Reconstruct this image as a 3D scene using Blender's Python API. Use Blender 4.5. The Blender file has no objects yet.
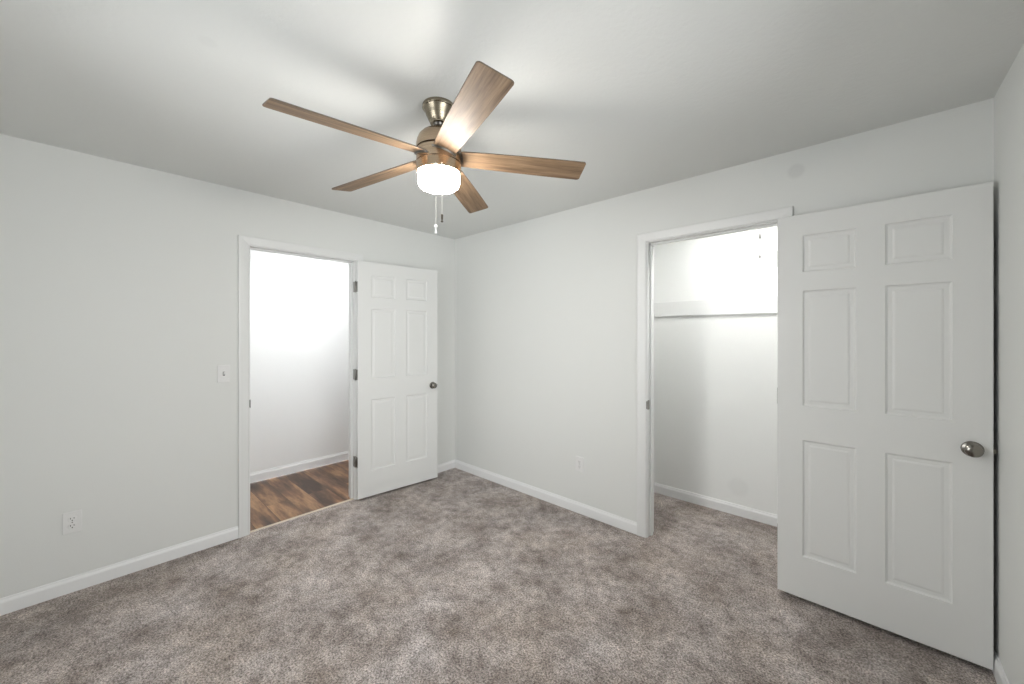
import bpy, bmesh, math
from mathutils import Vector, Matrix

S = bpy.context.scene
COL = S.collection
PI = math.pi

# ------------------------------------------------------------------ camera
cam_data = bpy.data.cameras.new('camera')
cam = bpy.data.objects.new('camera', cam_data)
COL.objects.link(cam)
cam.location = (3.2273, -2.6162, 1.4227)
cam.rotation_euler = (PI / 2, 0, 0.7421)
cam_data.sensor_width = 36.0
cam_data.lens = 383.44 / 1024 * 36.0
cam_data.shift_y = -(342 - 334.35) / 1024
cam_data.clip_start = 0.02
S.camera = cam

# ------------------------------------------------------------------ world, light, exposure
SKY = 7.9            # overcast daylight outside the window
FAN_LAMP = 93.0      # radiance of the frosted fan shade
HALL_LAMP = 100.0
CLOSET_LAMP = 118.0
S.view_settings.view_transform = 'Standard'
S.view_settings.look = 'None'
S.view_settings.exposure = 0.04
S.view_settings.gamma = 1.0
S.view_settings.use_curve_mapping = False

world = bpy.data.worlds.new('overcast_sky')
world.use_nodes = True
S.world = world
bg = world.node_tree.nodes['Background']
bg.inputs['Color'].default_value = (0.95, 0.98, 1.0, 1)
bg.inputs['Strength'].default_value = SKY


def portal(name, loc, rot, sx, sy):
    d = bpy.data.lights.new(name, 'AREA')
    d.shape = 'RECTANGLE'
    d.size = sx
    d.size_y = sy
    d.cycles.is_portal = True
    o = bpy.data.objects.new(name, d)
    o.location = loc
    o.rotation_euler = rot
    COL.objects.link(o)
    return o


# ------------------------------------------------------------------ dimensions (metres)
W = 3.640            # room along X (left wall at X=0, right wall at X=W)
YB = -3.25           # wall behind the camera
H = 2.44
WT = 0.115           # wall thickness
HALLX = -1.105       # far wall of the hall
CLY = 0.809          # back wall of the closet
CLX = 1.70           # left end of the closet
D1 = (-1.863, -1.100, 2.058)   # hall doorway: jamb faces in Y, head height
D2 = (2.113, 2.874, 2.070)     # closet doorway: jamb faces in X, head height
WIN = (-2.45, -1.05, 0.75, 2.10)   # window in the right wall: Y range, Z range
WINB = (1.10, 2.27, 0.75, 2.10)    # unseen window added behind the camera for fill light: X range, Z range


# ------------------------------------------------------------------ node helpers
def new_mat(name):
    m = bpy.data.materials.new(name)
    m.use_nodes = True
    nt = m.node_tree
    return m, nt, nt.nodes['Principled BSDF']


def N(nt, kind, **kw):
    n = nt.nodes.new(kind)
    for k, v in kw.items():
        setattr(n, k, v)
    return n


def link(nt, a, b):
    nt.links.new(a, b)


def coords(nt, scale=(1, 1, 1)):
    tc = N(nt, 'ShaderNodeTexCoord')
    mp = N(nt, 'ShaderNodeMapping')
    mp.inputs['Scale'].default_value = scale
    link(nt, tc.outputs['Object'], mp.inputs['Vector'])
    return mp.outputs['Vector']


def noise(nt, vec, scale, detail=2.0, rough=0.5):
    n = N(nt, 'ShaderNodeTexNoise')
    n.inputs['Scale'].default_value = scale
    n.inputs['Detail'].default_value = detail
    n.inputs['Roughness'].default_value = rough
    link(nt, vec, n.inputs['Vector'])
    return n.outputs['Fac']


def ramp(nt, fac, stops):
    r = N(nt, 'ShaderNodeValToRGB')
    e = r.color_ramp.elements
    while len(e) < len(stops):
        e.new(0.5)
    for el, (p, c) in zip(e, stops):
        el.position = p
        el.color = (*c, 1) if len(c) == 3 else c
    link(nt, fac, r.inputs['Fac'])
    return r.outputs['Color']


def mix(nt, fac, a, b, mode='MIX'):
    m = N(nt, 'ShaderNodeMix', data_type='RGBA', blend_type=mode)
    for sock, v in ((m.inputs['Factor'], fac), (m.inputs['A'], a), (m.inputs['B'], b)):
        if hasattr(v, 'links'):
            link(nt, v, sock)
        elif isinstance(v, (int, float)):
            sock.default_value = v
        else:
            sock.default_value = (*v, 1)
    return m.outputs['Result']


def bump(nt, height, strength, dist, prev=None):
    b = N(nt, 'ShaderNodeBump')
    b.inputs['Strength'].default_value = strength
    b.inputs['Distance'].default_value = dist
    link(nt, height, b.inputs['Height'])
    if prev is not None:
        link(nt, prev, b.inputs['Normal'])
    return b.outputs['Normal']


# ------------------------------------------------------------------ materials
def paint(name, color, rough, bump_scale, bump_dist, spots=(), spec=0.4, var=0.02):
    """wall paint with a faint roller texture; spots = (x, y, z, radius, strength) touch-up marks"""
    m, nt, p = new_mat(name)
    v = coords(nt)
    c2 = tuple(x * (1 - var) for x in color)
    col = mix(nt, noise(nt, v, 1.7, 3), color, c2)
    for (x, y, z, r, k) in spots:
        d = N(nt, 'ShaderNodeVectorMath', operation='DISTANCE')
        link(nt, v, d.inputs[0])
        d.inputs[1].default_value = (x, y, z)
        mr = N(nt, 'ShaderNodeMapRange', interpolation_type='SMOOTHSTEP')
        mr.inputs['From Min'].default_value = r * 0.5
        mr.inputs['From Max'].default_value = r
        mr.inputs['To Min'].default_value = k
        mr.inputs['To Max'].default_value = 0.0
        link(nt, d.outputs['Value'], mr.inputs['Value'])
        col = mix(nt, mr.outputs['Result'], col, tuple(x * 0.55 for x in color))
    link(nt, col, p.inputs['Base Color'])
    p.inputs['Roughness'].default_value = rough
    p.inputs['Specular IOR Level'].default_value = spec
    link(nt, bump(nt, noise(nt, v, bump_scale, 3, 0.6), 0.5, bump_dist), p.inputs['Normal'])
    return m


def plain(name, color, rough=0.5, metal=0.0, spec=0.5):
    m, nt, p = new_mat(name)
    v = coords(nt)
    c2 = tuple(x * 0.94 for x in color)
    link(nt, mix(nt, noise(nt, v, 35, 2), color, c2), p.inputs['Base Color'])
    p.inputs['Roughness'].default_value = rough
    p.inputs['Metallic'].default_value = metal
    p.inputs['Specular IOR Level'].default_value = spec
    return m


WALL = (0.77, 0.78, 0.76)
M = {}
M['wall'] = paint('wall_paint', WALL, 0.6, 160, 0.0006)
M['wall_closet_side'] = paint('wall_paint_touched_up', WALL, 0.6, 160, 0.0006, spots=[(2.953, 0.0, 2.323, 0.05, 0.2)])
M['closet'] = paint('closet_bounce_white', (0.89, 0.90, 0.885), 0.6, 160, 0.0006, spots=[(2.5, 0.809, 0.22, 0.09, 0.10)])  # whiter than the bedroom walls, to lift the light bounced inside
M['hall'] = paint('hall_bounce_white', (0.90, 0.905, 0.90), 0.6, 160, 0.0006)  # whitened in the same way to brighten the hall by bounce
M['ceiling'] = paint('ceiling_paint', (0.745, 0.755, 0.735), 0.28, 46, 0.0032, spots=[(1.546, -2.348, 2.44, 0.035, 0.06)], spec=0.09)
M['trim'] = paint('trim_enamel', (0.79, 0.795, 0.785), 0.36, 60, 0.0002, spec=0.5, var=0.01)
M['baseboard'] = paint('baseboard_lit_enamel', (0.86, 0.865, 0.865), 0.36, 60, 0.0002, spec=0.5, var=0.01)  # trim enamel made lighter and cooler, for the light low in the room
M['door'] = paint('door_enamel', (0.775, 0.78, 0.765), 0.40, 90, 0.0003, spec=0.5, var=0.01)
M['plastic'] = plain('white_plastic', (0.82, 0.82, 0.81), 0.35)
M['slot'] = plain('dark_slot', (0.03, 0.03, 0.03), 0.6)
M['nickel'] = plain('satin_nickel', (0.26, 0.245, 0.22), 0.22, 1.0)
M['pewter'] = plain('dark_pewter', (0.17, 0.16, 0.145), 0.28, 1.0)
M['hinge'] = plain('hinge_nickel', (0.30, 0.29, 0.27), 0.35, 1.0)
M['chain'] = plain('pale_chain', (0.75, 0.73, 0.68), 0.35, 0.3)
M['fob'] = plain('dark_fob', (0.09, 0.075, 0.06), 0.35, 0.4)
M['porcelain'] = plain('white_porcelain', (0.8, 0.8, 0.78), 0.2)
M['strip'] = plain('beige_edging', (0.62, 0.53, 0.42), 0.7)
M['ground'] = plain('pale_ground', (0.3, 0.32, 0.27), 0.9)


def carpet():
    m, nt, p = new_mat('mottled_carpet')
    v = coords(nt)
    # nap shading painted in as light and dark patches, then tufts, then single fibres
    big = noise(nt, v, 3.6, 8, 0.72)
    mid = noise(nt, v, 16, 6, 0.75)
    tuft = noise(nt, v, 120, 2, 0.6)
    fib = noise(nt, v, 310, 2, 0.7)
    c1 = ramp(nt, big, [(0.34, (0.225, 0.192, 0.170)), (0.5, (0.378, 0.340, 0.316)), (0.64, (0.51, 0.472, 0.448))])
    c2 = ramp(nt, mid, [(0.33, (0.58, 0.565, 0.55)), (0.50, (1.0, 1.0, 1.0)), (0.67, (1.3, 1.3, 1.3))])
    c3 = ramp(nt, tuft, [(0.36, (0.50, 0.48, 0.47)), (0.5, (1.0, 1.0, 1.0)), (0.64, (1.45, 1.45, 1.45))])
    c4 = ramp(nt, fib, [(0.34, (0.52, 0.50, 0.48)), (0.5, (1.0, 1.0, 1.0)), (0.66, (1.45, 1.45, 1.45))])
    hue = ramp(nt, noise(nt, v, 2.1, 5, 0.65), [(0.36, (1.03, 0.985, 0.95)), (0.5, (1.015, 0.985, 0.98)), (0.64, (1.0, 0.985, 1.0))])
    c = mix(nt, 1.0, c1, c2, 'MULTIPLY')
    c = mix(nt, 1.0, c, hue, 'MULTIPLY')
    c = mix(nt, 1.0, c, c3, 'MULTIPLY')
    c = mix(nt, 1.0, c, c4, 'MULTIPLY')
    link(nt, c, p.inputs['Base Color'])
    p.inputs['Roughness'].default_value = 0.95
    p.inputs['Specular IOR Level'].default_value = 0.1
    p.inputs['Sheen Weight'].default_value = 0.15
    n1 = bump(nt, tuft, 0.8, 0.010)
    link(nt, bump(nt, fib, 0.6, 0.004, n1), p.inputs['Normal'])
    return m


M['carpet'] = carpet()


def plank_floor():
    m, nt, p = new_mat('walnut_laminate')
    v = coords(nt)
    br = N(nt, 'ShaderNodeTexBrick')
    br.offset = 0.37
    br.inputs['Scale'].default_value = 1.0
    br.inputs['Brick Width'].default_value = 1.15
    br.inputs['Row Height'].default_value = 0.165
    br.inputs['Mortar Size'].default_value = 0.0014
    br.inputs['Color1'].default_value = (0.0, 0.0, 0.0, 1)
    br.inputs['Color2'].default_value = (1.0, 1.0, 1.0, 1)
    br.inputs['Mortar'].default_value = (0.5, 0.5, 0.5, 1)
    link(nt, v, br.inputs['Vector'])
    # shift the grain from plank to plank
    add = N(nt, 'ShaderNodeVectorMath', operation='MULTIPLY_ADD')
    link(nt, br.outputs['Color'], add.inputs[0])
    add.inputs[1].default_value = (3.0, 7.0, 5.0)
    mp = N(nt, 'ShaderNodeMapping')
    mp.inputs['Scale'].default_value = (0.8, 4.6, 1.0)
    link(nt, v, mp.inputs['Vector'])
    link(nt, mp.outputs['Vector'], add.inputs[2])
    g1 = noise(nt, add.outputs['Vector'], 2.2, 4, 0.5)
    g2 = noise(nt, add.outputs['Vector'], 14, 3, 0.6)
    base = ramp(nt, g1, [(0.34, (0.062, 0.036, 0.025)), (0.46, (0.135, 0.074, 0.045)), (0.54, (0.215, 0.118, 0.064)), (0.64, (0.38, 0.225, 0.120))])
    fine = ramp(nt, g2, [(0.3, (0.72, 0.72, 0.72)), (0.6, (1.1, 1.1, 1.1))])
    tone = ramp(nt, br.outputs['Color'], [(0.0, (0.78, 0.76, 0.76)), (1.0, (1.2, 1.16, 1.1))])
    c = mix(nt, 1.0, base, fine, 'MULTIPLY')
    c = mix(nt, 1.0, c, tone, 'MULTIPLY')
    c = mix(nt, br.outputs['Fac'], c, (0.03, 0.015, 0.01))
    link(nt, c, p.inputs['Base Color'])
    p.inputs['Roughness'].default_value = 0.42
    return m


M['wood_floor'] = plank_floor()


def blade_wood():
    m, nt, p = new_mat('weathered_oak_blade')
    v = coords(nt, (2.2, 30, 30))
    g1 = noise(nt, v, 1.6, 5, 0.65)
    v2 = coords(nt, (6, 190, 190))
    g2 = noise(nt, v2, 1.0, 3, 0.6)
    c = ramp(nt, g1, [(0.30, (0.105, 0.066, 0.038)), (0.5, (0.215, 0.140, 0.083)), (0.70, (0.30, 0.205, 0.128))])
    f = ramp(nt, g2, [(0.3, (0.72, 0.71, 0.70)), (0.65, (1.1, 1.1, 1.1))])
    link(nt, mix(nt, 1.0, c, f, 'MULTIPLY'), p.inputs['Base Color'])
    p.inputs['Roughness'].default_value = 0.5
    p.inputs['Specular IOR Level'].default_value = 0.22
    return m


M['blade'] = blade_wood()
M['blade_edge'] = plain('blade_edge', (0.13, 0.10, 0.075), 0.5)


def brushed(name, lo, hi):
    m, nt, p = new_mat(name)
    v = coords(nt, (3, 3, 260))
    g = noise(nt, v, 2.0, 2)
    link(nt, ramp(nt, g, [(0.3, lo), (0.7, hi)]), p.inputs['Base Color'])
    p.inputs['Metallic'].default_value = 1.0
    p.inputs['Roughness'].default_value = 0.27
    p.inputs['Anisotropic'].default_value = 0.4
    return m


M['brushed'] = brushed('brushed_bronze_nickel', (0.41, 0.31, 0.22), (0.55, 0.43, 0.31))
M['canopy'] = brushed('dark_brushed_nickel', (0.25, 0.215, 0.16), (0.36, 0.315, 0.24))


def emitter(name, color, strength):
    m, nt, p = new_mat(name)
    v = coords(nt)
    link(nt, mix(nt, noise(nt, v, 3, 1), color, tuple(x * 0.99 for x in color)), p.inputs['Emission Color'])
    p.inputs['Emission Strength'].default_value = strength
    p.inputs['Base Color'].default_value = (0.9, 0.88, 0.84, 1)
    p.inputs['Roughness'].default_value = 0.3
    return m


M['fan_glass'] = emitter('lit_frosted_glass', (1.0, 0.955, 0.89), FAN_LAMP)
M['hall_glass'] = emitter('lit_hall_glass', (0.97, 0.99, 1.0), HALL_LAMP)
M['closet_glass'] = emitter('lit_closet_glass', (1.0, 0.99, 0.97), CLOSET_LAMP)


def glass():
    m, nt, p = new_mat('window_glass')
    out = nt.nodes['Material Output']
    t = N(nt, 'ShaderNodeBsdfTransparent')
    g = N(nt, 'ShaderNodeBsdfGlossy')
    g.inputs['Roughness'].default_value = 0.02
    fr = N(nt, 'ShaderNodeFresnel')
    fr.inputs['IOR'].default_value = 1.45
    mx = N(nt, 'ShaderNodeMixShader')
    link(nt, fr.outputs['Fac'], mx.inputs['Fac'])
    link(nt, t.outputs['BSDF'], mx.inputs[1])
    link(nt, g.outputs['BSDF'], mx.inputs[2])
    link(nt, mx.outputs['Shader'], out.inputs['Surface'])
    return m


M['glass'] = glass()


# ------------------------------------------------------------------ mesh helpers
def obj(name, bm, mats, parent=None, smooth=None):
    bmesh.ops.recalc_face_normals(bm, faces=bm.faces)
    me = bpy.data.meshes.new(name)
    bm.to_mesh(me)
    bm.free()
    if not isinstance(mats, (list, tuple)):
        mats = [mats]
    for m in mats:
        me.materials.append(m)
    o = bpy.data.objects.new(name, me)
    COL.objects.link(o)
    if parent is not None:
        o.parent = parent
    if smooth is not None:
        for f in me.polygons:
            f.use_smooth = True
        me.set_sharp_from_angle(angle=math.radians(smooth))
    return o


def empty(name, loc, rz=0.0):
    o = bpy.data.objects.new(name, None)
    o.empty_display_size = 0.1
    o.location = loc
    o.rotation_euler = (0, 0, rz)
    COL.objects.link(o)
    return o


def tag(o, label=None, cat=None, group=None, kind=None):
    for k, v in (('label', label), ('category', cat), ('group', group), ('kind', kind)):
        if v:
            o[k] = v
    return o


def bevel_mod(o, width, seg=2, angle=40):
    b = o.modifiers.new('soft_edges', 'BEVEL')
    b.width = width
    b.segments = seg
    b.limit_method = 'ANGLE'
    b.angle_limit = math.radians(angle)
    return o


def box(bm, x0, x1, y0, y1, z0, z1, mat=0, mtx=None):
    vs = [Vector((x, y, z)) for x in (x0, x1) for y in (y0, y1) for z in (z0, z1)]
    if mtx is not None:
        vs = [mtx @ v for v in vs]
    v = [bm.verts.new(p) for p in vs]
    for idx in ((0, 1, 3, 2), (4, 6, 7, 5), (0, 4, 5, 1), (2, 3, 7, 6), (0, 2, 6, 4), (1, 5, 7, 3)):
        f = bm.faces.new([v[i] for i in idx])
        f.material_index = mat
    return v


def lathe(bm, prof, seg=48, mtx=None, mat=0):
    """prof = [(r, z)...] turned about Z"""
    rings = []
    for r, z in prof:
        if r < 1e-6:
            p = Vector((0, 0, z))
            rings.append([bm.verts.new(mtx @ p if mtx else p)])
        else:
            ring = []
            for i in range(seg):
                a = 2 * PI * i / seg
                p = Vector((r * math.cos(a), r * math.sin(a), z))
                ring.append(bm.verts.new(mtx @ p if mtx else p))
            rings.append(ring)
    for a, b in zip(rings, rings[1:]):
        for i in range(seg):
            j = (i + 1) % seg
            if len(a) == 1 and len(b) == 1:
                continue
            if len(a) == 1:
                f = bm.faces.new((a[0], b[i], b[j]))
            elif len(b) == 1:
                f = bm.faces.new((a[i], b[0], a[j]))
            else:
                f = bm.faces.new((a[i], b[i], b[j], a[j]))
            f.material_index = mat


def sweep(bm, rings, closed=True, mat=0):
    """rings of equal length joined one to the next, ends capped"""
    rv = [[bm.verts.new(p) for p in r] for r in rings]
    n = len(rv[0])
    for a, b in zip(rv, rv[1:]):
        for i in range(n):
            j = (i + 1) % n
            f = bm.faces.new((a[i], a[j], b[j], b[i]))
            f.material_index = mat
    for r in (rv[0], rv[-1]):
        bm.faces.new(r).material_index = mat


def rounded_rect(w, h, r, seg=5):
    pts = []
    for cx, cz, a0 in ((w / 2 - r, h / 2 - r, 0), (-w / 2 + r, h / 2 - r, 90), (-w / 2 + r, -h / 2 + r, 180), (w / 2 - r, -h / 2 + r, 270)):
        for i in range(seg + 1):
            a = math.radians(a0 + 90 * i / seg)
            pts.append((cx + r * math.cos(a), cz + r * math.sin(a)))
    return pts


def plate(bm, w, h, r, d0, d1, inset=0.0, cx=0.0, cz=0.0, mat=0):
    """rounded plate standing in XZ, from depth y=-d0 to y=-d1, its front edge drawn in by inset"""
    a = rounded_rect(w, h, r)
    b = rounded_rect(w - 2 * inset, h - 2 * inset, max(r - inset, 0.0005))
    rings = [[Vector((cx + x, -d0, cz + z)) for x, z in a],
             [Vector((cx + x, -(d1 - inset * 0.7), cz + z)) for x, z in a],
             [Vector((cx + x, -d1, cz + z)) for x, z in b]]
    sweep(bm, rings, mat=mat)


# ------------------------------------------------------------------ setting: walls, floors, ceilings
def wall(name, boxes, mat, label, inner=None):
    bm = bmesh.new()
    for b in boxes:
        box(bm, *b)
    o = obj(name, bm, mat)
    if inner is not None:                  # faces of the closet or hall side carry that room's paint, whitened for bounced light
        o.data.materials.append(inner[0])
        for p in o.data.polygons:
            if inner[1](p.center, p.normal):
                p.material_index = 1
    return tag(o, label, 'wall', kind='structure')


JB = 0.018   # jamb board thickness
YE = 0.75    # far end of the hall
YH0 = -2.30  # near end of the hall
wall('wall_left', [(-WT, 0, YB - WT, D1[0] - JB, 0, H), (-WT, 0, D1[1] + JB, YE, 0, H),
                   (-WT, 0, D1[0] - JB, D1[1] + JB, D1[2] + JB, H)],
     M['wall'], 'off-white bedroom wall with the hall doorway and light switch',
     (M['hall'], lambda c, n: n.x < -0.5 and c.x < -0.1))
wall('wall_far', [(0, D2[0] - JB, 0, WT, 0, H), (D2[1] + JB, W, 0, WT, 0, H), (D2[0] - JB, D2[1] + JB, 0, WT, D2[2] + JB, H)],
     M['wall_closet_side'], 'off-white bedroom wall with the closet doorway',
     (M['closet'], lambda c, n: n.y > 0.5))
wy0, wy1, wz0, wz1 = WIN
wall('wall_right', [(W, W + WT, YB - WT, wy0, 0, H), (W, W + WT, wy1, WT, 0, H), (W, W + WT, WT, CLY + WT, 0, H), (W, W + WT, wy0, wy1, 0, wz0), (W, W + WT, wy0, wy1, wz1, H)],
     M['wall'], 'off-white wall at the right edge behind the open closet door',
     (M['closet'], lambda c, n: n.x < -0.5 and c.y > WT))
bx0, bx1, bz0, bz1 = WINB
wall('wall_back', [(0, bx0, YB - WT, YB, 0, H), (bx1, W, YB - WT, YB, 0, H), (bx0, bx1, YB - WT, YB, 0, bz0), (bx0, bx1, YB - WT, YB, bz1, H)], M['wall'], 'off-white wall behind the viewer')
wall('wall_closet_back', [(CLX - WT, W, CLY, CLY + WT, 0, H)], M['closet'], 'white back wall inside the closet')
wall('wall_closet_left', [(CLX - WT, CLX, WT, CLY, 0, H)], M['closet'], 'white end wall inside the closet')
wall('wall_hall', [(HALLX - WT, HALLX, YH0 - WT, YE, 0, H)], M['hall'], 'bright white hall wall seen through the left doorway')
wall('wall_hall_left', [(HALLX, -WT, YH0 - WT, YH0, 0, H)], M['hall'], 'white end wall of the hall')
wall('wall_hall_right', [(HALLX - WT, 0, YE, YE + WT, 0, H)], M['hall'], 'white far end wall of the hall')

bm = bmesh.new()
box(bm, 0, W, YB, 0, -0.06, 0)
box(bm, -0.028, 0, D1[0], D1[1], -0.06, 0)
box(bm, D2[0], D2[1], 0, WT, -0.06, 0)
box(bm, CLX, W, WT, CLY, -0.06, 0)
tag(obj('floor', bm, M['carpet']), 'mottled grey-brown carpet across the bedroom and closet', 'floor', kind='structure')
bm = bmesh.new()
box(bm, HALLX, -WT, YH0, YE, -0.06, -0.004)
box(bm, -WT, -0.028, D1[0], D1[1], -0.06, -0.004)
tag(obj('floor_hall', bm, M['wood_floor']), 'brown wood plank floor in the hall', 'floor', kind='structure')
bm = bmesh.new()
box(bm, 0, W, YB, 0, H, H + 0.08)
tag(obj('ceiling', bm, M['ceiling']), 'off-white bedroom ceiling above the fan', 'ceiling', kind='structure')
bm = bmesh.new()
box(bm, CLX - WT, W + WT, 0.0, CLY + WT, H, H + 0.08)
tag(obj('ceiling_closet', bm, M['closet']), 'white closet ceiling', 'ceiling', kind='structure')
bm = bmesh.new()
box(bm, HALLX - WT, 0, YH0 - WT, YE + WT, H, H + 0.08)
tag(obj('ceiling_hall', bm, M['hall']), 'white hall ceiling', 'ceiling', kind='structure')

# beige edging where the carpet meets the wood
bm = bmesh.new()
sweep(bm, [[Vector((-0.040, y, -0.004)), Vector((-0.036, y, 0.003)), Vector((-0.020, y, 0.006)), Vector((-0.012, y, 0.0)), Vector((-0.012, y, -0.004))]
           for y in (D1[0], D1[1])])
tag(obj('trim_4', bm, M['strip']), 'thin beige edging between carpet and wood floor in the left doorway', 'trim', kind='structure')

# ------------------------------------------------------------------ baseboards
BP = [(0, 0), (0.0125, 0), (0.0125, 0.060), (0.011, 0.066), (0.007, 0.074), (0.0055, 0.083), (0, 0.083)]


def baseboard(name, runs, label, k=1.0):
    """runs = (x0, y0, x1, y1, nx, ny) along the wall, n pointing into the room"""
    bm = bmesh.new()
    for x0, y0, x1, y1, nx, ny in runs:
        sweep(bm, [[Vector((x + nx * d, y + ny * d, z * k)) for d, z in BP] for x, y in ((x0, y0), (x1, y1))])
    o = obj(name, bm, M['baseboard'])
    return tag(o, label, 'baseboard', kind='structure')


C1L, C1R, C2L, C2R = -1.935, -1.030, 2.041, 2.941      # outer edges of the door casings
baseboard('baseboard_left', [(0, YB, 0, C1L, 1, 0), (0, C1R, 0, 0, 1, 0)], 'white baseboard along the wall of the hall doorway')
baseboard('baseboard_far', [(0.0, 0, C2L, 0, 0, -1), (C2R, 0, W, 0, 0, -1)], 'white baseboard along the closet wall')
baseboard('baseboard_right', [(W, YB, W, 0, -1, 0)], 'white baseboard along the right wall')
baseboard('baseboard_back', [(0, YB, W, YB, 0, 1)], 'white baseboard behind the viewer')
baseboard('baseboard_closet', [(CLX, CLY, W, CLY, 0, -1), (CLX, WT, CLX, CLY, 1, 0), (W, WT, W, CLY, -1, 0)], 'white baseboard inside the closet')
baseboard('baseboard_hall', [(HALLX, YH0, HALLX, YE, 1, 0)], 'white baseboard along the hall wall', 1.12)

# board on the closet's back wall that carried a shelf
bm = bmesh.new()
box(bm, CLX, W, CLY - 0.019, CLY, 1.581, 1.707)
bevel_mod(tag(obj('trim_3', bm, M['trim']), 'white horizontal shelf board across the back wall of the closet', 'trim', kind='structure'), 0.002)


# ------------------------------------------------------------------ door frames
def door_frame(name, label, axis, a0, a1, zt, wl, wr, wh, rev=0.006):
    """axis 'Y': opening in the left wall (room towards +X); axis 'X': opening in the far wall (room towards -Y)"""
    root = tag(empty(name, (0, (a0 + a1) / 2, 0) if axis == 'Y' else ((a0 + a1) / 2, 0, 0)), label, 'door frame', kind='structure')
    off = root.location.copy()

    def P(a, d, z):                       # along the wall, out into the room, up
        v = Vector((d, a, z)) if axis == 'Y' else Vector((a, -d, z))
        return v - off

    prof = [(0, 0), (0, 0.009), (0.06, 0.0115), (0.12, 0.010), (0.2, 0.011), (0.55, 0.0145), (0.88, 0.0165), (0.97, 0.016), (1.0, 0.013), (1.0, 0)]
    for side in (0, 1):
        def D(d):
            return d if side == 0 else -WT - d
        i0, i1, it = a0 - rev, a1 + rev, zt + rev
        bm = bmesh.new()
        sweep(bm, [[P(i0 - o * wl, D(d), 0) for o, d in prof],
                   [P(i0 - o * wl, D(d), it + o * wh) for o, d in prof]])
        obj('side_casing', bm, M['trim'], root)
        bm = bmesh.new()
        sweep(bm, [[P(i0 - o * wl, D(d), it + o * wh) for o, d in prof],
                   [P(i1 + o * wr, D(d), it + o * wh) for o, d in prof]])
        obj('head_casing', bm, M['trim'], root)
        bm = bmesh.new()
        sweep(bm, [[P(i1 + o * wr, D(d), it + o * wh) for o, d in prof],
                   [P(i1 + o * wr, D(d), 0) for o, d in prof]])
        obj('side_casing', bm, M['trim'], root)

    def boxp(bm, aa, ab, d0, d1, z0, z1):
        p0, p1 = P(aa, d0, z0), P(ab, d1, z1)
        box(bm, min(p0.x, p1.x), max(p0.x, p1.x), min(p0.y, p1.y), max(p0.y, p1.y), z0, z1)

    bm = bmesh.new()
    boxp(bm, a0 - JB, a0, -WT, 0, -0.004, zt)
    boxp(bm, a1, a1 + JB, -WT, 0, -0.004, zt)
    boxp(bm, a0 - JB, a1 + JB, -WT, 0, zt, zt + JB)
    bevel_mod(obj('jamb', bm, M['trim'], root), 0.0015)
    bm = bmesh.new()
    boxp(bm, a0, a0 + 0.011, -0.075, -0.040, -0.004, zt)
    boxp(bm, a1 - 0.011, a1, -0.075, -0.040, -0.004, zt)
    boxp(bm, a0, a1, -0.075, -0.040, zt - 0.011, zt)
    bevel_mod(obj('door_stop', bm, M['trim'], root), 0.002)
    # strike plate on the latch-side jamb, its lip bent over the room edge
    bm = bmesh.new()
    boxp(bm, a0, a0 + 0.0015, -0.032, 0.0, 0.895, 0.960)
    boxp(bm, a0 - 0.004, a0 + 0.0015, -0.001, 0.0125, 0.902, 0.955)
    sp = obj('strike_plate', bm, M['hinge'], root)
    tag(sp, 'dull metal strike plate')
    return root


door_frame('trim_1', 'white casing and jamb around the hall doorway', 'Y', D1[0], D1[1], D1[2] - 0.006, 0.066, 0.066, 0.060)
door_frame('trim_2', 'white casing and jamb around the closet doorway', 'X', D2[0], D2[1], D2[2] - 0.006, 0.066, 0.061, 0.060)

# ------------------------------------------------------------------ six-panel doors
DH, DT = 2.032, 0.035
PX0 = [0, 0.111, 0.322, 0.424, 0.634, 0.746]
PZ = [0, 0.222, 0.838, 1.020, 1.627, 1.725, 1.919, DH]
PANEL = [(0, 0), (0.0035, 0.006), (0.009, 0.0085), (0.024, 0.0085), (0.031, 0.0060), (0.034, 0.0055)]   # inset, depth


def door_slab_bm(DW):
    bm = bmesh.new()
    PX = [x * DW / 0.746 for x in PX0]
    for y0, sgn in ((0.0, 1), (DT, -1)):
        for i in range(5):
            for j in range(7):
                x0, x1, z0, z1 = PX[i], PX[i + 1], PZ[j], PZ[j + 1]
                if i in (1, 3) and j in (1, 3, 5):
                    rings = []
                    for ins, dep in PANEL:
                        y = y0 + sgn * dep
                        rings.append([bm.verts.new((x, y, z)) for x, z in
                                      ((x0 + ins, z0 + ins), (x1 - ins, z0 + ins), (x1 - ins, z1 - ins), (x0 + ins, z1 - ins))])
                    for a, b in zip(rings, rings[1:]):
                        for k in range(4):
                            bm.faces.new((a[k], a[(k + 1) % 4], b[(k + 1) % 4], b[k]))
                    bm.faces.new(rings[-1])
                else:
                    bm.faces.new([bm.verts.new((x, y0, z)) for x, z in ((x0, z0), (x1, z0), (x1, z1), (x0, z1))])
    for i in range(5):
        for z in (0, DH):
            bm.faces.new([bm.verts.new(p) for p in ((PX[i], 0, z), (PX[i + 1], 0, z), (PX[i + 1], DT, z), (PX[i], DT, z))])
    for j in range(7):
        for x in (0, DW):
            bm.faces.new([bm.verts.new(p) for p in ((x, 0, PZ[j]), (x, 0, PZ[j + 1]), (x, DT, PZ[j + 1]), (x, DT, PZ[j]))])
    bmesh.ops.remove_doubles(bm, verts=bm.verts, dist=1e-5)
    return bm


KNOB = [(0.0, 0.0), (0.033, 0.0), (0.033, 0.003), (0.030, 0.007), (0.020, 0.010), (0.0125, 0.012), (0.0115, 0.018), (0.013, 0.022),
        (0.021, 0.026), (0.026, 0.031), (0.0275, 0.036), (0.026, 0.041), (0.020, 0.0455), (0.010, 0.0475), (0.0, 0.048)]


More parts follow.
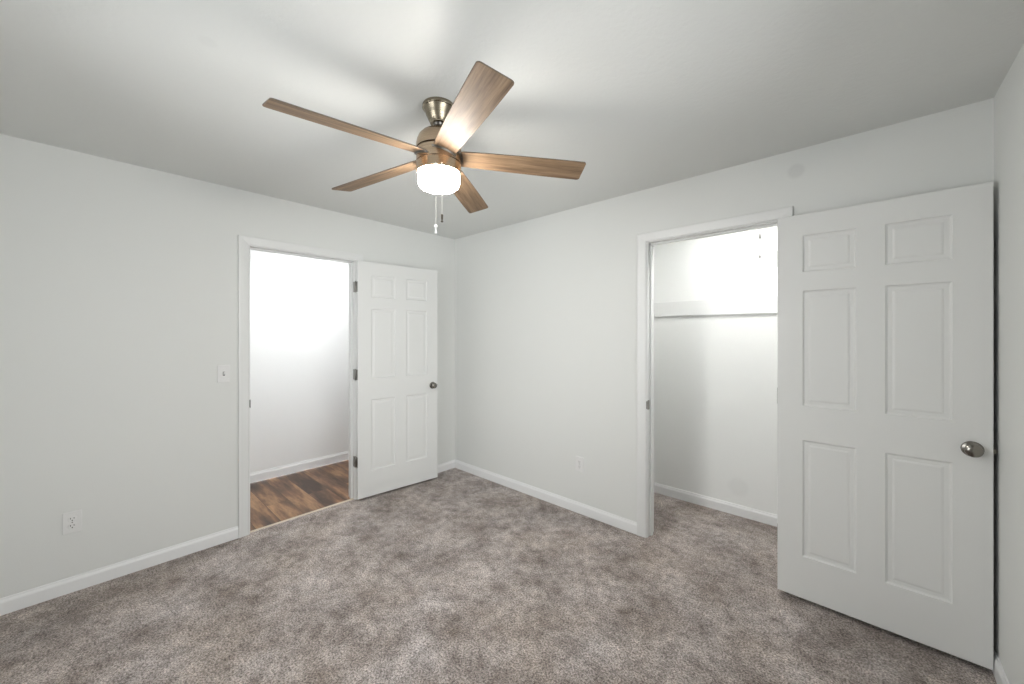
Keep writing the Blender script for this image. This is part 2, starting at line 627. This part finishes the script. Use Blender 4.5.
def make_door(name, label, loc, rz, DW, hinge_xy, hinge_z, leaf):
    root = obj(name, door_slab_bm(DW), M['door'])
    bevel_mod(root, 0.0018, 2, 60)
    root.location = loc
    root.rotation_euler = (0, 0, rz)
    tag(root, label, 'door', kind='structure')
    kx, kz = DW - 0.057, 0.909
    for front in (True, False):
        mt = Matrix.Translation((kx, 0 if front else DT, kz)) @ Matrix.Rotation(PI / 2 if front else -PI / 2, 4, 'X')
        bm = bmesh.new()
        lathe(bm, KNOB, 40, mt)
        tag(obj('door_knob', bm, M['nickel'] if front else M['pewter'], root, 35), 'round satin nickel knob')
    bm = bmesh.new()
    box(bm, DW - 0.0005, DW + 0.0012, 0.005, 0.030, kz - 0.028, kz + 0.028)
    box(bm, DW, DW + 0.009, 0.011, 0.024, kz - 0.008, kz + 0.008)
    obj('latch', bm, M['nickel'], root)
    hx, hy = hinge_xy
    for z in hinge_z:
        bm = bmesh.new()
        for k in range(5):
            z0 = z - 0.045 + k * 0.018
            lathe(bm, [(0, z0), (0.0055, z0), (0.006, z0 + 0.001), (0.006, z0 + 0.0165), (0.0055, z0 + 0.0175), (0, z0 + 0.0175)], 14, Matrix.Translation((hx, hy, 0)))
        lathe(bm, [(0, z - 0.049), (0.004, z - 0.049), (0.0065, z - 0.046), (0.0065, z + 0.046), (0.004, z + 0.050), (0, z + 0.050)], 14, Matrix.Translation((hx, hy, 0)) @ Matrix.Scale(0.7, 4, (1, 0, 0)))
        box(bm, -0.0016, 0.0, 0.003, hy, z - 0.044, z + 0.044)        # leaf on the door edge
        if leaf:                                                       # leaf let into the jamb
            p = Matrix.Rotation(-rz, 4, 'Z')
            c = Vector((hx, hy, 0))
            q = p @ Vector((-0.036, 0, 0))
            n = p @ Vector((0, -0.0011, 0))
            ring = [c - n, c + n, c + q + n, c + q - n]
            sweep(bm, [[v + Vector((0, 0, z - 0.044)) for v in ring], [v + Vector((0, 0, z + 0.044)) for v in ring]])
        tag(obj('hinge', bm, M['hinge'], root, 40), 'dull nickel butt hinge')
    return root


ang = math.atan2(0.772, 0.076)
make_door('door_1', 'white six-panel door open beside the hall doorway', (0.062, -1.101, 0.018), ang, 0.775,
          (-0.0060, 0.0440), (1.812, 1.060, 0.312), True)
make_door('door_2', 'large white six-panel closet door swung open against the right corner', (2.879, -0.081, 0.026), -0.0147, 0.746,
          (0.002, 0.052), (1.812, 1.060, 0.312), False)

# ------------------------------------------------------------------ ceiling fan
FX, FY = 1.8306, -1.5758
fan = tag(empty('ceiling_fan', (FX, FY, H)), 'five-blade wood and brushed metal ceiling fan with lit drum shade', 'ceiling fan')


def Z(z):
    return z - H


bm = bmesh.new()
lathe(bm, [(0, Z(2.44)), (0.071, Z(2.44)), (0.0725, Z(2.436)), (0.0725, Z(2.427)), (0.0700, Z(2.424)), (0.0655, Z(2.4235)), (0.0640, Z(2.421)), (0.0560, Z(2.398)),
           (0.0460, Z(2.376)), (0.0410, Z(2.367)), (0.0380, Z(2.3635)), (0.0375, Z(2.359)), (0.021, Z(2.360)), (0, Z(2.362))], 56)
obj('canopy', bm, M['canopy'], fan, 30)
bm = bmesh.new()
lathe(bm, [(0, Z(2.372)), (0.022, Z(2.368)), (0.0255, Z(2.358)), (0.022, Z(2.349)), (0.0135, Z(2.345)), (0.0135, Z(2.338)), (0.019, Z(2.337)), (0.019, Z(2.326)), (0, Z(2.326))], 36)
tag(obj('downrod', bm, M['pewter'], fan, 35), 'short dark hanger rod')
bm = bmesh.new()
lathe(bm, [(0, Z(2.331)), (0.030, Z(2.330)), (0.055, Z(2.324)), (0.075, Z(2.314)), (0.088, Z(2.299)), (0.096, Z(2.280)), (0.0985, Z(2.262)), (0.0985, Z(2.2435)),
           (0.078, Z(2.2425)), (0.078, Z(2.2365)), (0.0985, Z(2.2355)), (0.0985, Z(2.184)), (0.0935, Z(2.183)), (0, Z(2.183))], 72)
obj('motor_housing', bm, M['brushed'], fan, 30)
bm = bmesh.new()
lathe(bm, [(0, Z(2.183)), (0.0935, Z(2.183)), (0.0935, Z(2.180)), (0.0985, Z(2.179)), (0.0985, Z(2.142)), (0.0955, Z(2.139)), (0, Z(2.139))], 72)
obj('light_fitter', bm, M['brushed'], fan, 30)
bm = bmesh.new()
lathe(bm, [(0, Z(2.139)), (0.0905, Z(2.139)), (0.092, Z(2.136)), (0.092, Z(2.102)), (0.0905, Z(2.092)), (0.0865, Z(2.083)), (0.079, Z(2.0765)), (0.068, Z(2.072)), (0.042, Z(2.0695)), (0, Z(2.069))], 72)
shade = obj('lamp_shade', bm, M['fan_glass'], fan, 40)
tag(shade, 'glowing frosted white drum shade')

PITCH = 0.2333
DROOP = 0.0437
A0 = 0.1264 + 0.7421


def blade_outline():
    pts = []
    r0, r1, h0, h1, rc = 0.092, 0.662, 0.0485, 0.0625, 0.013
    n = 14
    for i in range(n):                                  # lower side, root to tip
        t = i / n
        pts.append((r0 + (r1 - rc - r0) * t, -(h0 + (h1 - h0) * (1 - (1 - t) ** 2))))
    for i in range(7):
        a = -PI / 2 + PI / 2 * i / 6
        pts.append((r1 - rc + rc * math.cos(a), -h1 + rc + rc * math.sin(a)))
    for i in range(7):
        a = PI / 2 * i / 6
        pts.append((r1 - rc + rc * math.cos(a), h1 - rc + rc * math.sin(a)))
    for i in range(n - 1, -1, -1):
        t = i / n
        pts.append((r0 + (r1 - rc - r0) * t, h0 + (h1 - h0) * (1 - (1 - t) ** 2)))
    return pts


bm = bmesh.new()
ol = blade_outline()
lo = [bm.verts.new((x, y, -0.003)) for x, y in ol]
hi = [bm.verts.new((x, y, 0.003)) for x, y in ol]
bm.faces.new(lo)
bm.faces.new(hi)
for i in range(len(ol)):
    j = (i + 1) % len(ol)
    bm.faces.new((lo[i], lo[j], hi[j], hi[i])).material_index = 1
blade0 = obj('blade', bm, [M['blade'], M['blade_edge']], fan)
bevel_mod(blade0, 0.001, 1, 60)
# dark holder lip, added for the slot shading where the blade enters
bm = bmesh.new()
rings = []
for i in range(13):
    a = math.radians(-31 + 62 * i / 12)
    c, s = math.cos(a), math.sin(a)
    rings.append([Vector((r * c, r * s, z)) for r, z in ((0.085, -0.0085), (0.104, -0.0085), (0.107, -0.0032), (0.085, -0.0032))])
sweep(bm, rings)
shade_holder0 = obj('slot_shade_holder', bm, M['pewter'], blade0, 35)
for k in range(5):
    b = blade0 if k == 0 else blade0.copy()
    if k:
        COL.objects.link(b)
        hcopy = shade_holder0.copy()
        COL.objects.link(hcopy)
        hcopy.parent = b
    b.parent = fan
    b.location = (0, 0, Z(2.2145))
    b.rotation_mode = 'XYZ'
    b.rotation_euler = (-PITCH, DROOP, A0 + k * 2 * PI / 5)


def chain_bm(x, y, z0, z1, r=0.0016, step=0.006):
    bm = bmesh.new()
    n = int(abs(z1 - z0) / step)
    prof = []
    for i in range(n):
        zz = z0 + (z1 - z0) * i / n
        d = (z1 - z0) / n
        prof += [(r * 0.6, zz), (r, zz + d * 0.3), (r, zz + d * 0.7)]
    prof = [(0, z0)] + prof + [(r * 0.6, z1), (0, z1)]
    lathe(bm, prof, 8, Matrix.Translation((x, y, 0)))
    return bm


# two pull chains leave the fitter on the side facing the viewer
def pull_chain(ang_deg, zend, long_fob, label):
    a = math.radians(ang_deg)
    x, y = 0.1045 * math.cos(a), 0.1045 * math.sin(a)
    c = obj('pull_chain', chain_bm(x, y, Z(2.148), Z(zend + 0.035)), M['chain'], fan, 60)
    tag(c, label)
    bm = bmesh.new()
    lathe(bm, [(0, 0), (0.0025, 0.001), (0.003, 0.006), (0.003, 0.008), (0, 0.0085)], 14,
          Matrix.Translation((x * 0.955, y * 0.955, Z(2.148))) @ Matrix.Rotation(a, 4, 'Z') @ Matrix.Rotation(PI / 2, 4, 'Y'))
    obj('chain_outlet', bm, M['brushed'], c, 40)
    t = Matrix.Translation((x, y, Z(zend)))
    bm = bmesh.new()
    if long_fob:
        lathe(bm, [(0, 0.0), (0.0055, 0.001), (0.0068, 0.005), (0.0055, 0.010), (0.0032, 0.013), (0.0042, 0.0165), (0.0042, 0.0205), (0.0028, 0.023),
                   (0.0055, 0.027), (0.0075, 0.0315), (0.0055, 0.037), (0.002, 0.040), (0, 0.040)], 16, t)
        obj('pull_fob', bm, M['porcelain'], c, 40)
    else:
        lathe(bm, [(0, 0.0), (0.0045, 0.001), (0.0062, 0.005), (0.0035, 0.0075), (0.0025, 0.010), (0.0042, 0.013), (0.0046, 0.030), (0.003, 0.035), (0, 0.036)], 16, t)
        f = obj('pull_fob', bm, M['fob'], c, 40)
        tag(f, 'dark chain pull')
    return c


pull_chain(-43.5, 1.843, True, 'longer pale pull chain')
pull_chain(-29.5, 1.893, False, 'shorter pull chain')


# ------------------------------------------------------------------ wall plates
def screw(bm, cx, cz, d, mat=0):
    mt = Matrix.Translation((cx, -d, cz)) @ Matrix.Rotation(PI / 2, 4, 'X')
    lathe(bm, [(0, 0), (0.0032, 0), (0.0028, 0.0008), (0, 0.0011)], 12, mt, mat)


def outlet(loc, rz, label, group=None):
    root = tag(empty('wall_outlet', loc, rz), label, 'wall outlet', group)
    bm = bmesh.new()
    plate(bm, 0.072, 0.117, 0.004, 0.0, 0.0065, 0.0022)
    obj('cover_plate', bm, M['plastic'], root, 35)
    for cz in (0.0195, -0.0195):
        bm = bmesh.new()
        plate(bm, 0.034, 0.028, 0.010, 0.004, 0.0085, 0.0008, 0, cz)
        r = obj('receptacle', bm, M['plastic'], root, 35)
        bm = bmesh.new()
        box(bm, -0.0077, -0.0052, -0.0089, -0.0083, cz - 0.0005, cz + 0.0085)
        box(bm, 0.0052, 0.0077, -0.0089, -0.0083, cz + 0.0005, cz + 0.0075)
        mt = Matrix.Translation((0, -0.0083, cz - 0.0075)) @ Matrix.Rotation(PI / 2, 4, 'X')
        lathe(bm, [(0, 0), (0.0027, 0), (0.0027, 0.0006), (0, 0.0006)], 14, mt)
        tag(obj('slots', bm, M['slot'], r), 'dark plug slots')
    bm = bmesh.new()
    screw(bm, 0, 0, 0.0064)
    obj('screw', bm, M['hinge'], root, 40)
    return root


outlet((0.0, -2.6965, 0.384), PI / 2, 'white duplex outlet low on the left wall near the left edge')
outlet((1.563, 0.0, 0.389), 0.0, 'white duplex outlet low on the wall left of the closet doorway')

sw = tag(empty('light_switch', (0.0, -2.016, 1.154), PI / 2), 'white toggle light switch on the wall left of the hall doorway', 'light switch')
bm = bmesh.new()
plate(bm, 0.072, 0.117, 0.004, 0.0, 0.0065, 0.0022)
obj('cover_plate', bm, M['plastic'], sw, 35)
bm = bmesh.new()
plate(bm, 0.0115, 0.026, 0.001, 0.005, 0.0070, 0.0002)
obj('toggle_shade', bm, M['slot'], sw)  # dark patch painted for the shadow under the toggle
bm = bmesh.new()
sweep(bm, [[Vector((x, -0.006, z)) for x, z in ((-0.0045, -0.009), (0.0045, -0.009), (0.0045, 0.009), (-0.0045, 0.009))],
           [Vector((x, -0.018, z)) for x, z in ((-0.0038, 0.004), (0.0038, 0.004), (0.0038, 0.0115), (-0.0038, 0.0115))]])
bevel_mod(obj('toggle', bm, M['plastic'], sw), 0.001)
for cz in (0.030, -0.030):
    bm = bmesh.new()
    screw(bm, 0, cz, 0.0064)
    obj('screw', bm, M['plastic'], sw, 40)

# ------------------------------------------------------------------ closet pull-chain light
LX, LY = 2.618, 0.270
cl = tag(empty('closet_light', (LX, LY, H)), 'flush closet light with a thin pull chain behind the open closet door', 'ceiling light')
bm = bmesh.new()
lathe(bm, [(0, 0), (0.112, 0), (0.115, -0.006), (0.112, -0.046), (0.106, -0.050), (0.101, -0.046), (0.101, -0.040), (0, -0.040)], 48)
obj('metal_pan', bm, M['porcelain'], cl, 40)
bm = bmesh.new()
lathe(bm, [(0.006, -0.0405), (0.100, -0.0405), (0.100, -0.043), (0.006, -0.045)], 48)
tag(obj('diffuser', bm, M['closet_glass'], cl, 60), 'glowing white diffuser')
CX = 0.1185      # the chain hangs from the rim of the pan
ch = obj('pull_chain', chain_bm(CX, 0, -0.030, -0.510, 0.0011, 0.008), M['hinge'], cl, 60)
bm = bmesh.new()
lathe(bm, [(0, -0.372), (0.004, -0.373), (0.0065, -0.382), (0.0075, -0.398), (0.005, -0.404), (0, -0.405)], 14, Matrix.Translation((CX, 0, 0)))
obj('chain_bell', bm, M['hinge'], ch, 40)
bm = bmesh.new()
lathe(bm, [(0, -0.508), (0.004, -0.510), (0.0065, -0.520), (0.0055, -0.528), (0, -0.530)], 14, Matrix.Translation((CX, 0, 0)))
obj('pull_fob', bm, M['hinge'], ch, 40)

# ------------------------------------------------------------------ hall ceiling light
hl = tag(empty('hall_light', (-0.40, -1.07, H)), 'round flush ceiling light in the hall', 'ceiling light')
bm = bmesh.new()
lathe(bm, [(0, 0), (0.150, 0), (0.152, -0.012), (0.146, -0.022), (0.138, -0.022), (0.136, -0.014), (0, -0.014)], 48)
obj('trim_ring', bm, M['porcelain'], hl, 40)
bm = bmesh.new()
lathe(bm, [(0, -0.0145), (0.136, -0.0145), (0.136, -0.018), (0, -0.019)], 48)
tag(obj('diffuser', bm, M['hall_glass'], hl, 60), 'glowing white diffuser')

# ------------------------------------------------------------------ windows (outside the frame; the one behind the viewer is added for fill)
def make_window(name, label, loc, rz, width, wh):
    """built with the room towards local -X and the outside towards +X"""
    wn = tag(empty(name, loc, rz), label, 'window', kind='structure')
    hw = width / 2
    bm = bmesh.new()
    for y0, y1, z0, z1 in ((-hw, -hw + 0.04, 0, wh), (hw - 0.04, hw, 0, wh), (-hw, hw, 0, 0.04), (-hw, hw, wh - 0.04, wh)):
        box(bm, 0.03, 0.10, y0, y1, z0, z1)
    bevel_mod(obj('window_frame', bm, M['trim'], wn), 0.002)
    for z0, z1, x in ((0.04, wh / 2 + 0.02, 0.045), (wh / 2 - 0.02, wh - 0.04, 0.072)):
        bm = bmesh.new()
        s = 0.035
        a, b = -hw + 0.04, hw - 0.04
        for y0, y1, q0, q1 in ((a, a + s, z0, z1), (b - s, b, z0, z1), (a + s, b - s, z0, z0 + s), (a + s, b - s, z1 - s, z1)):
            box(bm, x, x + 0.024, y0, y1, q0, q1)
        sash = obj('sash', bm, M['trim'], wn)
        bm = bmesh.new()
        box(bm, x + 0.010, x + 0.014, a + s, b - s, z0 + s, z1 - s)
        obj('pane', bm, M['glass'], sash)
    bm = bmesh.new()
    box(bm, -0.03, 0.03, -hw - 0.03, hw + 0.03, -0.02, 0.0)
    bevel_mod(obj('window_sill', bm, M['trim'], wn), 0.003)
    c = Matrix.Rotation(rz, 4, 'Z') @ Vector((WT + 0.01, 0, wh / 2))
    portal(name + '_daylight', Vector(loc) + c, (0, PI / 2, rz), wh, width)


make_window('window_1', 'white sash window in the right wall', (W, (wy0 + wy1) / 2, wz0), 0.0, wy1 - wy0, wz1 - wz0)
make_window('fill_window', 'unseen white sash window added behind the viewer for fill light', ((bx0 + bx1) / 2, YB, bz0), -PI / 2, bx1 - bx0, bz1 - bz0)
